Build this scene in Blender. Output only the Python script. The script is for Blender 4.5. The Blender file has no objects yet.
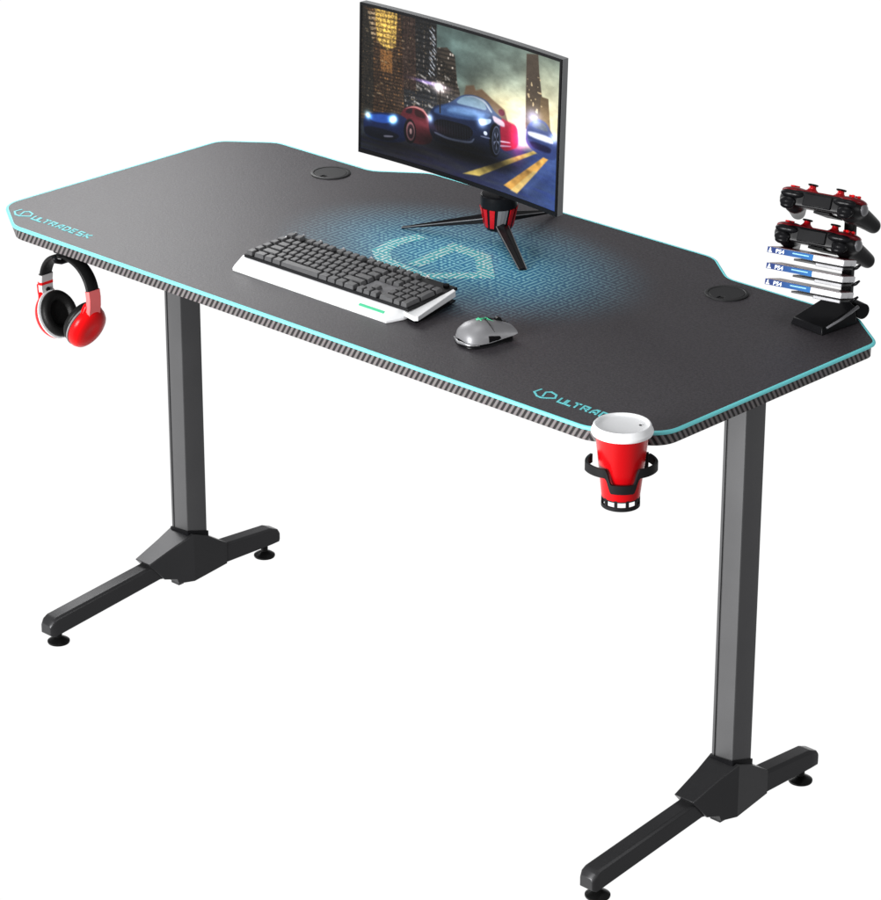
import bpy, bmesh, math, random
import numpy as np
from mathutils import Vector, Matrix, Euler
R = math.radians
random.seed(7)
S = bpy.context.scene
COL = S.collection
H = 0.7572                      # height of the desk mat
W = 0.5957

# ------------------------------------------------------------------ materials
def srgb(r, g, b):
    def f(c):
        c /= 255.0
        return c/12.92 if c <= .04045 else ((c+.055)/1.055)**2.4
    return (f(r), f(g), f(b), 1.0)

def mat(name, col, rough=.5, metal=0., spec=.5, coat=0., noise=0., nscale=60., bump=0., bscale=300., emit=None, estr=0.):
    m = bpy.data.materials.new(name); m.use_nodes = True
    nt = m.node_tree; N = nt.nodes; L = nt.links
    b = N['Principled BSDF']
    b.inputs['Base Color'].default_value = col
    b.inputs['Roughness'].default_value = rough
    b.inputs['Metallic'].default_value = metal
    b.inputs['Specular IOR Level'].default_value = spec
    b.inputs['Coat Weight'].default_value = coat
    tc = N.new('ShaderNodeTexCoord')
    if noise > 0:
        n = N.new('ShaderNodeTexNoise'); n.inputs['Scale'].default_value = nscale; n.inputs['Detail'].default_value = 4
        L.new(tc.outputs['Object'], n.inputs['Vector'])
        mx = N.new('ShaderNodeMix'); mx.data_type = 'RGBA'
        mx.inputs[6].default_value = [c*(1-noise) for c in col[:3]]+[1]
        mx.inputs[7].default_value = [min(1, c*(1+noise)) for c in col[:3]]+[1]
        L.new(n.outputs['Fac'], mx.inputs[0]); L.new(mx.outputs[2], b.inputs['Base Color'])
        mr = N.new('ShaderNodeMapRange'); mr.inputs[3].default_value = max(0, rough-.06); mr.inputs[4].default_value = min(1, rough+.06)
        L.new(n.outputs['Fac'], mr.inputs[0]); L.new(mr.outputs[0], b.inputs['Roughness'])
    if bump > 0:
        n = N.new('ShaderNodeTexNoise'); n.inputs['Scale'].default_value = bscale; n.inputs['Detail'].default_value = 3
        L.new(tc.outputs['Object'], n.inputs['Vector'])
        bp = N.new('ShaderNodeBump'); bp.inputs['Strength'].default_value = bump; bp.inputs['Distance'].default_value = .001
        L.new(n.outputs['Fac'], bp.inputs['Height']); L.new(bp.outputs[0], b.inputs['Normal'])
    if emit:
        b.inputs['Emission Color'].default_value = emit; b.inputs['Emission Strength'].default_value = estr
    return m

M = {}
M['steel'] = mat('powder_coated_steel', (.155, .155, .158, 1), .34, .78, .4, noise=.08, nscale=14)
M['foot_steel'] = mat('glossy_steel_darkened', (.045, .045, .047, 1), .30, .45, .45, noise=.08, nscale=14)  # leg steel darkened for the feet, weaker light there put into the colour
M['steel_groove'] = mat('dark_groove', (.015, .015, .016, 1), .5, noise=.1)
M['black'] = mat('black_plastic', (.006, .006, .007, 1), .30, spec=.14, noise=.2, nscale=40)
M['black_matte'] = mat('matte_black', (.010, .010, .011, 1), .5, spec=.16, noise=.2, nscale=40)
M['rubber'] = mat('black_rubber', (.005, .005, .005, 1), .3, spec=.25, noise=.2)
M['board'] = mat('board_black', (.02, .02, .021, 1), .6, noise=.15)
M['teal'] = mat('teal_stitched_edge', (.20, .84, .88, 1), .5, noise=.06, nscale=400, bump=.2, bscale=1500)
M['teal_print'] = mat('teal_print', (.15, .68, .72, 1), .55, noise=.08, nscale=300)
M['white'] = mat('white_plastic', (.85, .86, .87, 1), .35, noise=.02, nscale=20)
M['key'] = mat('keycap_grey', (.08, .08, .083, 1), .42, noise=.15, nscale=90)
M['deck'] = mat('keyboard_deck', (.008, .008, .009, 1), .5, spec=.2, noise=.1)
M['silver'] = mat('silver_plastic', (.34, .34, .35, 1), .3, .55, noise=.05, nscale=30)
M['greyplate'] = mat('grey_plate', (.16, .16, .17, 1), .35, .1, noise=.05)
M['lightgrey'] = mat('light_grey_plastic', (.55, .53, .53, 1), .4, noise=.04)
M['satin'] = mat('satin_silver_shell', (.25, .25, .26, 1), .42, .3, noise=.04, nscale=30)
M['green'] = mat('green_light', (.04, .36, .19, 1), .4, noise=.05, emit=srgb(70, 200, 140), estr=.35)
M['redgloss'] = mat('red_gloss', (.80, .004, .006, 1), .25, spec=.2, noise=.04, nscale=15)
M['redsoft'] = mat('light_red', (.92, .17, .17, 1), .4, noise=.04)
M['redcup'] = mat('red_paper', (.56, .003, .006, 1), .22, spec=.22, noise=.05, nscale=12)
M['redmetal'] = mat('red_metal', (.62, .006, .012, 1), .22, .35, noise=.1)
M['redplate'] = mat('dark_red_plastic', (.17, .004, .008, 1), .3, spec=.25, noise=.2, nscale=60)
M['leather'] = mat('black_leather', (.008, .008, .008, 1), .45, spec=.2, noise=.2, bump=.4, bscale=600)
M['bezel'] = mat('bezel_black', (.006, .006, .007, 1), .35, spec=.14, noise=.1)
M['bezel_side'] = mat('monitor_side_grey', (.24, .245, .25, 1), .45, .1, noise=.08)
M['case_white'] = mat('case_white', (.80, .80, .82, 1), .35, noise=.02)
M['cover_art'] = mat('case_cover_red', (.12, .02, .028, 1), .3, noise=.5, nscale=50)
M['lettering'] = mat('white_lettering', (.85, .9, .95, 1), .5, noise=.02)
M['grommet'] = mat('grommet_plastic', (.016, .016, .017, 1), .5, spec=.4, noise=.15)

def case_blue():
    m = mat('case_blue', (.02, .12, .45, 1), .5, spec=.15)
    nt = m.node_tree; N = nt.nodes; L = nt.links
    tc = N.new('ShaderNodeTexCoord'); sp = N.new('ShaderNodeSeparateXYZ'); L.new(tc.outputs['Object'], sp.inputs[0])
    mr = N.new('ShaderNodeMapRange'); mr.inputs[1].default_value = -.121; mr.inputs[2].default_value = -.049
    cr = N.new('ShaderNodeValToRGB'); e = cr.color_ramp.elements
    e[0].color = srgb(8, 46, 112); e[1].color = srgb(22, 104, 172); e[0].position = .2
    L.new(sp.outputs[0], mr.inputs[0]); L.new(mr.outputs[0], cr.inputs[0]); L.new(cr.outputs[0], N['Principled BSDF'].inputs['Base Color'])
    return m
M['case_blue'] = case_blue()

def carbon():
    m = mat('carbon_ribbed_edge', (.1, .1, .1, 1), .42, spec=.4)
    nt = m.node_tree; N = nt.nodes; L = nt.links
    uv = N.new('ShaderNodeUVMap'); uv.uv_map = 'UVMap'
    sp = N.new('ShaderNodeSeparateXYZ'); L.new(uv.outputs[0], sp.inputs[0])
    a = N.new('ShaderNodeMath'); a.operation = 'MULTIPLY_ADD'; a.inputs[1].default_value = .62
    L.new(sp.outputs[1], a.inputs[0]); L.new(sp.outputs[0], a.inputs[2])
    s = N.new('ShaderNodeMath'); s.operation = 'MULTIPLY'; s.inputs[1].default_value = 2*math.pi/.0098
    L.new(a.outputs[0], s.inputs[0])
    sn = N.new('ShaderNodeMath'); sn.operation = 'SINE'; L.new(s.outputs[0], sn.inputs[0])
    mr = N.new('ShaderNodeMapRange'); mr.inputs[1].default_value = -.5; mr.inputs[2].default_value = .5
    L.new(sn.outputs[0], mr.inputs[0])
    tc = N.new('ShaderNodeTexCoord'); n = N.new('ShaderNodeTexNoise'); n.inputs['Scale'].default_value = 700
    L.new(tc.outputs['Object'], n.inputs['Vector'])
    mx = N.new('ShaderNodeMix'); mx.data_type = 'RGBA'
    mx.inputs[6].default_value = (.016, .013, .014, 1); mx.inputs[7].default_value = (.25, .225, .225, 1)
    L.new(mr.outputs[0], mx.inputs[0])
    mx2 = N.new('ShaderNodeMix'); mx2.data_type = 'RGBA'; mx2.blend_type = 'MULTIPLY'; mx2.inputs[0].default_value = .5
    L.new(mx.outputs[2], mx2.inputs[6]); L.new(n.outputs['Color'], mx2.inputs[7])
    L.new(mx2.outputs[2], N['Principled BSDF'].inputs['Base Color'])
    bp = N.new('ShaderNodeBump'); bp.inputs['Distance'].default_value = .001; bp.inputs['Strength'].default_value = .6
    L.new(sn.outputs[0], bp.inputs['Height']); L.new(bp.outputs[0], N['Principled BSDF'].inputs['Normal'])
    return m
M['carbon'] = carbon()

def maze_nodes(nt, cell=.0092):
    """printed maze of short strokes, object XY space -> 0/1 output socket"""
    N = nt.nodes; L = nt.links
    def math_(op, a, b=None, c=None):
        n = N.new('ShaderNodeMath'); n.operation = op
        for i, v in enumerate((a, b, c)):
            if v is None: continue
            if isinstance(v, (int, float)): n.inputs[i].default_value = v
            else: L.new(v, n.inputs[i])
        return n.outputs[0]
    tc = N.new('ShaderNodeTexCoord'); sp = N.new('ShaderNodeSeparateXYZ'); L.new(tc.outputs['Object'], sp.inputs[0])
    gx = math_('DIVIDE', sp.outputs[0], cell); gy = math_('DIVIDE', sp.outputs[1], cell)
    ix = math_('FLOOR', gx); iy = math_('FLOOR', gy)
    fx = math_('SUBTRACT', gx, ix); fy = math_('SUBTRACT', gy, iy)
    cb = N.new('ShaderNodeCombineXYZ'); L.new(ix, cb.inputs[0]); L.new(iy, cb.inputs[1])
    wn = N.new('ShaderNodeTexWhiteNoise'); wn.noise_dimensions = '3D'; L.new(cb.outputs[0], wn.inputs['Vector'])
    r = wn.outputs['Value']
    cx = math_('ABSOLUTE', math_('SUBTRACT', fx, .5)); cy = math_('ABSOLUTE', math_('SUBTRACT', fy, .5))
    barx = math_('LESS_THAN', cx, .17); bary = math_('LESS_THAN', cy, .17)
    halfx = math_('GREATER_THAN', fx, .33); halfy = math_('GREATER_THAN', fy, .33)
    # kinds: bar along y, bar along x, corner
    k1 = math_('LESS_THAN', r, .42); k3 = math_('GREATER_THAN', r, .74)
    k2 = math_('SUBTRACT', math_('SUBTRACT', 1., k1), k3)
    corner = math_('MAXIMUM', math_('MULTIPLY', barx, halfy), math_('MULTIPLY', bary, halfx))
    o = math_('ADD', math_('ADD', math_('MULTIPLY', k1, barx), math_('MULTIPLY', k2, bary)), math_('MULTIPLY', k3, corner))
    o = math_('MULTIPLY', o, math_('GREATER_THAN', fx, .10))
    return o, sp, math_

def mat_surface(kind):
    m = bpy.data.materials.new('desk_mat_' + kind); m.use_nodes = True
    nt = m.node_tree; N = nt.nodes; L = nt.links; b = N['Principled BSDF']
    maze, sp, mth = maze_nodes(nt)
    tc = N.new('ShaderNodeTexCoord')
    n1 = N.new('ShaderNodeTexNoise'); n1.inputs['Scale'].default_value = 260; n1.inputs['Detail'].default_value = 6; n1.inputs['Roughness'].default_value = .7
    n2 = N.new('ShaderNodeTexNoise'); n2.inputs['Scale'].default_value = 9; n2.inputs['Detail'].default_value = 3
    L.new(tc.outputs['Object'], n1.inputs['Vector']); L.new(tc.outputs['Object'], n2.inputs['Vector'])
    def mix(f, a, c, bt='MIX'):
        x = N.new('ShaderNodeMix'); x.data_type = 'RGBA'; x.blend_type = bt
        for i, v in ((0, f), (6, a), (7, c)):
            if isinstance(v, (int, float, tuple)): x.inputs[i].default_value = v
            else: L.new(v, x.inputs[i])
        return x.outputs[2]
    mrn = N.new('ShaderNodeMapRange'); mrn.inputs[1].default_value = .32; mrn.inputs[2].default_value = .68; L.new(n1.outputs['Fac'], mrn.inputs[0])
    base = mix(mrn.outputs[0], (.021, .018, .021, 1), (.066, .060, .067, 1))
    if kind == 'print':
        dx = mth('DIVIDE', mth('SUBTRACT', sp.outputs[0], .015), .36)
        dy = mth('DIVIDE', mth('SUBTRACT', sp.outputs[1], .375), .24)
        d = mth('SQRT', mth('ADD', mth('MULTIPLY', dx, dx), mth('MULTIPLY', dy, dy)))
        mr = N.new('ShaderNodeMapRange'); mr.interpolation_type = 'SMOOTHSTEP'
        mr.inputs[1].default_value = 1.05; mr.inputs[2].default_value = .1; mr.inputs[3].default_value = 0; mr.inputs[4].default_value = 1
        L.new(d, mr.inputs[0]); g = mr.outputs[0]
        g2 = mth('POWER', g, 1.35)
        halo = mix(g2, base, (.02, .24, .46, 1))
        stroke = mix(g, (.13, .17, .20, 1), (.46, .95, 1, 1))
        vis = mth('MINIMUM', 1., mth('ADD', mth('MULTIPLY', mth('MINIMUM', g, .15), 2.2), mth('MULTIPLY', g, .62)))
        col = mix(mth('MULTIPLY', maze, mth('MULTIPLY', vis, .85)), halo, stroke)
    else:
        col = mix(maze, (.06, .50, .58, 1), (.86, 1, .96, 1))
    L.new(col, b.inputs['Base Color'])
    b.inputs['Roughness'].default_value = .48; b.inputs['Specular IOR Level'].default_value = .45
    bp = N.new('ShaderNodeBump'); bp.inputs['Distance'].default_value = .0006; bp.inputs['Strength'].default_value = .7
    L.new(n1.outputs['Fac'], bp.inputs['Height']); L.new(bp.outputs[0], b.inputs['Normal'])
    return m
M['mat_print'] = mat_surface('print'); M['mat_emblem'] = mat_surface('emblem')

# ------------------------------------------------------------------ object helpers
def link(name, me, m, parent=None, loc=(0, 0, 0), smooth=False):
    if m is not None:
        for x in (m if isinstance(m, (list, tuple)) else [m]): me.materials.append(x)
    o = bpy.data.objects.new(name, me); COL.objects.link(o)
    o.location = loc
    if parent: o.parent = parent
    if smooth:
        for p in me.polygons: p.use_smooth = True
    return o
def obj(name, bm, m, parent=None, smooth=False, bevel=0., segs=2, autos=None, sharp=32):
    bmesh.ops.recalc_face_normals(bm, faces=bm.faces)
    me = bpy.data.meshes.new(name); bm.to_mesh(me); bm.free()
    o = link(name, me, m, parent, smooth=smooth)
    if autos is not None:
        for p in me.polygons: p.use_smooth = True
        me.set_sharp_from_angle(angle=R(autos))
    if bevel > 0:
        md = o.modifiers.new('bevel', 'BEVEL'); md.width = bevel; md.segments = segs; md.limit_method = 'ANGLE'; md.angle_limit = R(35)
        md.harden_normals = False
        for p in me.polygons: p.use_smooth = True
        me.set_sharp_from_angle(angle=R(sharp))
    return o
def thing(name, label, cat, loc=(0, 0, 0), rot=(0, 0, 0), group=None):
    o = bpy.data.objects.new(name, None); COL.objects.link(o); o.location = loc; o.rotation_euler = rot
    o.empty_display_size = .03
    o['label'] = label; o['category'] = cat
    if group: o['group'] = group
    return o
def add_box(bm, c, s, rot=None):
    mt = Matrix.Translation(c)
    if rot is not None: mt = mt @ Euler(rot).to_matrix().to_4x4()
    mt = mt @ Matrix.Diagonal((s[0], s[1], s[2], 1))
    bmesh.ops.create_cube(bm, size=1, matrix=mt); return bm
def box(c, s, rot=None): return add_box(bmesh.new(), c, s, rot)
def add_prism(bm, pts, z0, z1, mt=None):
    lo = [bm.verts.new((x, y, z0)) for x, y in pts]; hi = [bm.verts.new((x, y, z1)) for x, y in pts]
    n = len(pts)
    bm.faces.new(lo[::-1]); bm.faces.new(hi)
    for i in range(n): bm.faces.new((lo[i], lo[(i+1) % n], hi[(i+1) % n], hi[i]))
    if mt: bmesh.ops.transform(bm, matrix=mt, verts=lo+hi)
    return bm
def prism(pts, z0, z1): return add_prism(bmesh.new(), pts, z0, z1)
def add_lathe(bm, prof, n=40, mt=None, cap=True):
    rings = []
    for r, z in prof:
        rings.append([bm.verts.new((r*math.cos(2*math.pi*i/n), r*math.sin(2*math.pi*i/n), z)) for i in range(n)])
    for a, b in zip(rings, rings[1:]):
        for i in range(n): bm.faces.new((a[i], a[(i+1) % n], b[(i+1) % n], b[i]))
    if cap: bm.faces.new(rings[0][::-1]); bm.faces.new(rings[-1])
    if mt: bmesh.ops.transform(bm, matrix=mt, verts=[v for r in rings for v in r])
    return bm
def lathe(prof, n=40, mt=None, cap=True): return add_lathe(bmesh.new(), prof, n, mt, cap)
def add_tube(bm, pts, rad, n=12, closed=False, flat=None):
    """tube round a path; flat=(axis, wide) gives an oval section"""
    pts = [Vector(p) for p in pts]; k = len(pts)
    rad = [rad]*k if isinstance(rad, (int, float)) else rad
    rings = []; up = None
    for i, p in enumerate(pts):
        if closed: t = pts[(i+1) % k]-pts[i-1]
        else: t = pts[min(i+1, k-1)]-pts[max(i-1, 0)]
        t.normalize()
        if up is None:
            up = Vector((0, 0, 1)) if abs(t.z) < .9 else Vector((1, 0, 0))
        a = t.cross(up).normalized(); up = a.cross(t).normalized()
        rings.append([bm.verts.new(p+(a*math.cos(2*math.pi*j/n)+up*math.sin(2*math.pi*j/n))*rad[i]) for j in range(n)])
    rng = range(k) if closed else range(k-1)
    for i in rng:
        A, B = rings[i], rings[(i+1) % k]
        for j in range(n): bm.faces.new((A[j], A[(j+1) % n], B[(j+1) % n], B[j]))
    if not closed: bm.faces.new(rings[0][::-1]); bm.faces.new(rings[-1])
    return bm
def loft(sections, close=True):
    bm = bmesh.new(); rings = [[bm.verts.new(p) for p in s] for s in sections]
    n = len(rings[0])
    for a, b in zip(rings, rings[1:]):
        for i in range(n): bm.faces.new((a[i], a[(i+1) % n], b[(i+1) % n], b[i]))
    if close: bm.faces.new(rings[0][::-1]); bm.faces.new(rings[-1])
    return bm
def fillet(pts, rad, n=6):
    out = []; k = len(pts)
    for i in range(k):
        p = Vector(pts[i]); a = Vector(pts[i-1]); b = Vector(pts[(i+1) % k])
        r = rad[i] if isinstance(rad, (list, tuple)) else rad
        u = (a-p); v = (b-p); lu = u.length; lv = v.length; u.normalize(); v.normalize()
        ang = math.acos(max(-1, min(1, u.dot(v))))
        t = min(r/math.tan(ang/2), lu*.48, lv*.48)
        A = p+u*t; B = p+v*t
        for j in range(n+1):
            s = j/n
            q = A*(1-s)**2+p*2*s*(1-s)+B*s*s
            out.append((q.x, q.y))
    return out
def offset(pts, d):
    out = []; k = len(pts)
    for i in range(k):
        a = Vector(pts[i-1]); p = Vector(pts[i]); b = Vector(pts[(i+1) % k])
        t1 = (p-a).normalized(); t2 = (b-p).normalized(); t = (t1+t2).normalized()
        nrm = Vector((-t.y, t.x)); out.append(tuple(p+nrm*d))
    return out
def ribbon(bm, pts, w, z0, z1, mt=None):
    """a flat band with mitred joints along an open 2D path"""
    P = [Vector(p) for p in pts]; k = len(P); Lf = []; Rt = []
    for i in range(k):
        t1 = (P[i]-P[i-1]).normalized() if i else (P[1]-P[0]).normalized()
        t2 = (P[i+1]-P[i]).normalized() if i < k-1 else t1
        t = (t1+t2).normalized(); c = max(.45, t.dot(t1)); nn = Vector((-t.y, t.x))*(w/2/c)
        Lf.append(P[i]+nn); Rt.append(P[i]-nn)
    vs = []
    for z in (z0, z1):
        vs.append(([bm.verts.new((p.x, p.y, z)) for p in Lf], [bm.verts.new((p.x, p.y, z)) for p in Rt]))
    (l0, r0), (l1, r1) = vs
    for i in range(k-1):
        bm.faces.new((l1[i], r1[i], r1[i+1], l1[i+1])); bm.faces.new((l0[i], l0[i+1], r0[i+1], r0[i]))
        bm.faces.new((l0[i], l1[i], l1[i+1], l0[i+1])); bm.faces.new((r0[i], r0[i+1], r1[i+1], r1[i]))
    bm.faces.new((l0[0], r0[0], r1[0], l1[0])); bm.faces.new((l0[-1], l1[-1], r1[-1], r0[-1]))
    if mt: bmesh.ops.transform(bm, matrix=mt, verts=l0+r0+l1+r1)
    return bm
def strap(bm, path, normals_y, thick):
    """band swept along an x-z path, wide along y, section rounded"""
    k = len(path); rings = []
    for i in range(k):
        p = Vector((path[i][0], 0, path[i][1]))
        a = Vector((path[max(i-1, 0)][0], 0, path[max(i-1, 0)][1])); b = Vector((path[min(i+1, k-1)][0], 0, path[min(i+1, k-1)][1]))
        t = (b-a).normalized(); n = Vector((-t.z, 0, t.x)); w = normals_y[i]/2; h = thick/2
        ring = []
        for (sy, sn) in ((-1, -.4), (-.85, -1), (.85, -1), (1, -.4), (1, .4), (.85, 1), (-.85, 1), (-1, .4)):
            ring.append(bm.verts.new(p+Vector((0, w*sy, 0))+n*h*sn))
        rings.append(ring)
    for A, B in zip(rings, rings[1:]):
        for j in range(8): bm.faces.new((A[j], A[(j+1) % 8], B[(j+1) % 8], B[j]))
    bm.faces.new(rings[0][::-1]); bm.faces.new(rings[-1])
    return bm
def blob(name, bm, m, parent, voxel, iters=6):
    """fuse overlapping solids into one continuous smooth mesh"""
    me = bpy.data.meshes.new(name); bm.to_mesh(me); bm.free()
    t = bpy.data.objects.new(name, me); COL.objects.link(t)
    md = t.modifiers.new('r', 'REMESH'); md.mode = 'VOXEL'; md.voxel_size = voxel
    sm = t.modifiers.new('s', 'SMOOTH'); sm.iterations = iters; sm.factor = .6
    dg = bpy.context.evaluated_depsgraph_get(); dg.update()
    nm = bpy.data.meshes.new_from_object(t.evaluated_get(dg)); nm.name = name
    bpy.data.objects.remove(t); nm.materials.clear()
    return link(name, nm, m, parent, smooth=True)
def text_mesh(s, size, depth, bold=0.):
    c = bpy.data.curves.new('txt', 'FONT'); c.body = s; c.size = size; c.extrude = depth; c.offset = bold
    t = bpy.data.objects.new('txt', c); COL.objects.link(t)
    dg = bpy.context.evaluated_depsgraph_get(); dg.update()
    me = bpy.data.meshes.new_from_object(t.evaluated_get(dg)); bpy.data.objects.remove(t)
    return me
def copy_tree(o, parent=None):
    c = o.copy(); COL.objects.link(c)
    if parent: c.parent = parent
    for ch in list(o.children): copy_tree(ch, c)
    return c

# ------------------------------------------------------------------ desk
raw = [(-.6075, 0), (.6075, 0), (.7, .0595), (.7, .5322), (.6197, .5957), (.372, .5957), (.298, .6555),
       (-.312, .6555), (-.392, .5957), (-.6197, .5957), (-.7, .5322), (-.7, .0595)]
out = fillet(raw, [.05, .05, .05, .03, .03, .05, .05, .05, .05, .04, .04, .05], 7)
desk = thing('computer_desk', 'long black computer desk with ribbed edge standing on two grey T-shaped legs', 'desk', (0, .3, 0))
def at_desk(o): o.location = (0, -.3, 0); return o
inner = offset(out, .004)
ZB, ZT = H-.0225, H-.0068
at_desk(obj('desktop', prism(offset(out, .006), ZB+.0006, ZT), M['board'], desk))
bm = bmesh.new(); uvl = bm.loops.layers.uv.new('UVMap')
s = 0; n = len(inner); ob = offset(inner, .0022)
seg = []
for i in range(n):
    p, q = inner[i], inner[(i+1) % n]; ds = math.dist(p, q)
    f = bm.faces.new([bm.verts.new((p[0], p[1], ZB)), bm.verts.new((q[0], q[1], ZB)), bm.verts.new((q[0], q[1], ZT)), bm.verts.new((p[0], p[1], ZT))])
    hv = (ZT-ZB)*(-1 if (abs(q[1]-p[1]) < .3*ds and p[1] < .1 and p[0] < .62) or p[0] < 0 else 1)
    for l, uv in zip(f.loops, ((s, 0), (s+ds, 0), (s+ds, hv), (s, hv))): l[uvl].uv = uv
    p2, q2 = ob[i], ob[(i+1) % n]
    for z in (ZB, ZT):
        f = bm.faces.new([bm.verts.new((p[0], p[1], z)), bm.verts.new((q[0], q[1], z)), bm.verts.new((q2[0], q2[1], z)), bm.verts.new((p2[0], p2[1], z))])
        for l, uv in zip(f.loops, ((s, 0), (s+ds, 0), (s+ds, .0), (s, .0))): l[uvl].uv = uv
    s += ds
bmesh.ops.remove_doubles(bm, verts=bm.verts, dist=1e-6)
eb = at_desk(obj('edge_band', bm, M['carbon'], desk)); eb['label'] = 'carbon-patterned ribbed edge of the desktop'
bm = bmesh.new()
add_box(bm, (0, .352, ZB-.0165), (1.168, .03, .03)); add_box(bm, (0, .22, ZB-.0115), (1.1, .02, .02))
for sx in (-1, 1): add_box(bm, (sx*.6054, .34, ZB-.0025), (.05, .44, .004))
at_desk(obj('under_frame', bm, M['black_matte'], desk, bevel=.002))

def section(y, xa, xb, z0, z1, ch=.004):
    return [(xa, y, z0), (xb, y, z0), (xb, y, z1-ch), (xb-ch, y, z1), (xa+ch, y, z1), (xa, y, z1-ch)]
def make_leg(x):
    prof = fillet([(-.0207, -.0229), (-.0152, -.0229), (-.0152, -.0205), (-.0118, -.0205), (-.0118, -.0229), (.0207, -.0229), (.0207, .0229), (-.0207, .0229)],
                  [.004, .0003, .0003, .0003, .0003, .003, .003, .003], 3)
    prof = [(x+a, .3525+b) for a, b in prof]
    col = at_desk(obj('leg', prism(prof, .085, ZB-.005), M['steel'], desk, autos=28))
    # foot bar, front arm climbs towards the column
    h = .0150
    secs = [section(.022, x-h+.003, x+h-.003, .024, .042), section(.029, x-h, x+h, .020, .0500), section(.036, x-h, x+h, .0205, .0540),
            section(.268, x-h, x+h, .047, .079), section(.36, x-h, x+h, .030, .076),
            section(.42, x-h, x+h, .0275, .064), section(.535, x-h, x+h, .0250, .0560), section(.553, x-h, x+h, .0255, .049), section(.558, x-h+.003, x+h-.003, .028, .043)]
    obj('foot_bar', loft(secs), M['foot_steel'], col, bevel=.0012, segs=2)
    g = .019
    s0 = section(.242, x-g, x+g, .0455, .0845, .0012)
    s0 = [(a, b+(.033 if c < .06 else 0), c) for a, b, c in s0]
    secs = [s0, section(.300, x-.0225, x+.0235, .0390, .1035, .0012), section(.303, x-.023, x+.024, .0300, .1045, .0012), section(.336, x-.027, x+.029, .0255, .1150, .0012),
            section(.372, x-.0225, x+.0238, .0255, .1000, .0012), section(.425, x-h-.0012, x+h+.0012, .0258, .0662, .0012)]
    obj('bracket', loft(secs), M['foot_steel'], col, bevel=.0006, segs=1, sharp=8)
    cl = .0022
    pr2 = [(x-.0207-cl, .3525-.0229-cl), (x+.0207+cl, .3525-.0229-cl), (x+.0207+cl, .3525+.0229+cl), (x-.0207-cl, .3525+.0229+cl)]
    bm = prism(fillet(pr2, .003, 3), .085, .1215)
    for v in bm.verts:
        if v.co.z > .1: v.co.z += -.32*max(0, (v.co.y-.332)) - .10*(abs(v.co.x-(x+.024)))
    obj('collar', bm, M['black'], col, autos=30)
    bm = bmesh.new(); add_box(bm, (x+.010, .312, .0290), (.02, .012, .010)); obj('stopper', bm, M['foot_steel'], col, bevel=.001)
    for y in (.0486, .530):
        z1 = .0215 if y < .1 else .026
        pf = [(.002, .0), (.0185, .0), (.0192, .0015), (.019, .0035), (.015, .0065), (.009, .0095), (.0065, .011), (.0065, z1)]
        obj('levelling_foot', lathe(pf, 32, Matrix.Translation((x, y, 0))), M['rubber'], col, autos=40)
    return col
make_leg(-.6054); make_leg(.6054)

# ------------------------------------------------------------------ desk mat
dm = thing('desk_mat', 'dark grey full-size desk mat with teal rim and blue maze print lying on the desktop', 'desk mat', (0, 0, H))
def at_mat(o): o.location = (0, 0, -H); return o
def plate(pts, z0, z1):
    return prism(pts, z0, z1)
at_mat(obj('mat_surface', plate(offset(out, .002), H-.0032, H), M['mat_print'], dm))
at_mat(obj('mat_underside', plate(offset(out, .0055), H-.0066, H-.0034), M['rubber'], dm))
bm = bmesh.new(); add_tube(bm, [(p[0], p[1], H-.0026) for p in offset(out, .0008)], .0031, 10, closed=True)
at_mat(obj('rim', bm, M['teal'], dm, smooth=True))
# printed emblem in the centre and two logos with lettering
def emblem_pts(sc, ox, oy):
    P = [(-.100, .414), (-.110, .365), (-.099, .318), (-.062, .290), (.028, .278), (.097, .350), (.035, .409), (-.028, .411), (-.021, .350), (-.014, .306)]
    return [((x+.005)*sc+ox, (y-.346)*sc+oy) for x, y in P]
bm = bmesh.new(); ribbon(bm, emblem_pts(1, -.005, .346), .026, H+.0001, H+.0005)
at_mat(obj('emblem', bm, M['mat_emblem'], dm))
GL = {'U': [[(0, 1), (0, .0), (.85, 0), (.85, 1)]], 'L': [[(0, 1), (0, 0), (.8, 0)]], 'T': [[(0, 1), (.95, 1)], [(.45, 1), (.45, 0)]],
      'R': [[(0, 0), (0, 1), (.8, 1), (.8, .5), (.1, .5)], [(.4, .5), (.85, 0)]], 'A': [[(0, 0), (.1, .6), (.45, 1), (.8, 1), (.8, 0)], [(.1, .35), (.8, .35)]],
      'D': [[(0, 0), (0, 1), (.6, 1), (.85, .7), (.85, .25), (.6, 0), (.05, 0)]],
      'E': [[(.8, 1), (0, 1), (0, 0), (.8, 0)], [(0, .5), (.7, .5)]], 'S': [[(.8, 1), (0, 1), (0, .52), (.8, .48), (.8, 0), (0, 0)]],
      'K': [[(0, 0), (0, 1)], [(.85, 1), (.1, .5), (.9, 0)]]}
for x0 in (-.659, .472):
    bm = bmesh.new()
    pts = [(0, .024), (-.001, .009), (.012, 0), (.022, 0), (.036, .011), (.030, .021), (.017, .025), (.012, .019), (.019, .004)]
    ribbon(bm, [(x0+a, .0365+b) for a, b in pts], .0030, H+.0001, H+.0006)
    for i, ch in enumerate('ULTRADESK'):
        cx = x0+.043+i*.0158-(0 if i < 1 else .0022 if i == 1 else .0066)+max(0, i-2)*.0011
        for st in GL[ch]:
            ribbon(bm, [(cx+(a*.0125)-(b*.0040)+.004, .0405+b*.0145) for a, b in st], .0031, H+.0001, H+.0006)
    at_mat(obj('lettering', bm, M['teal_print'], dm))
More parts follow.
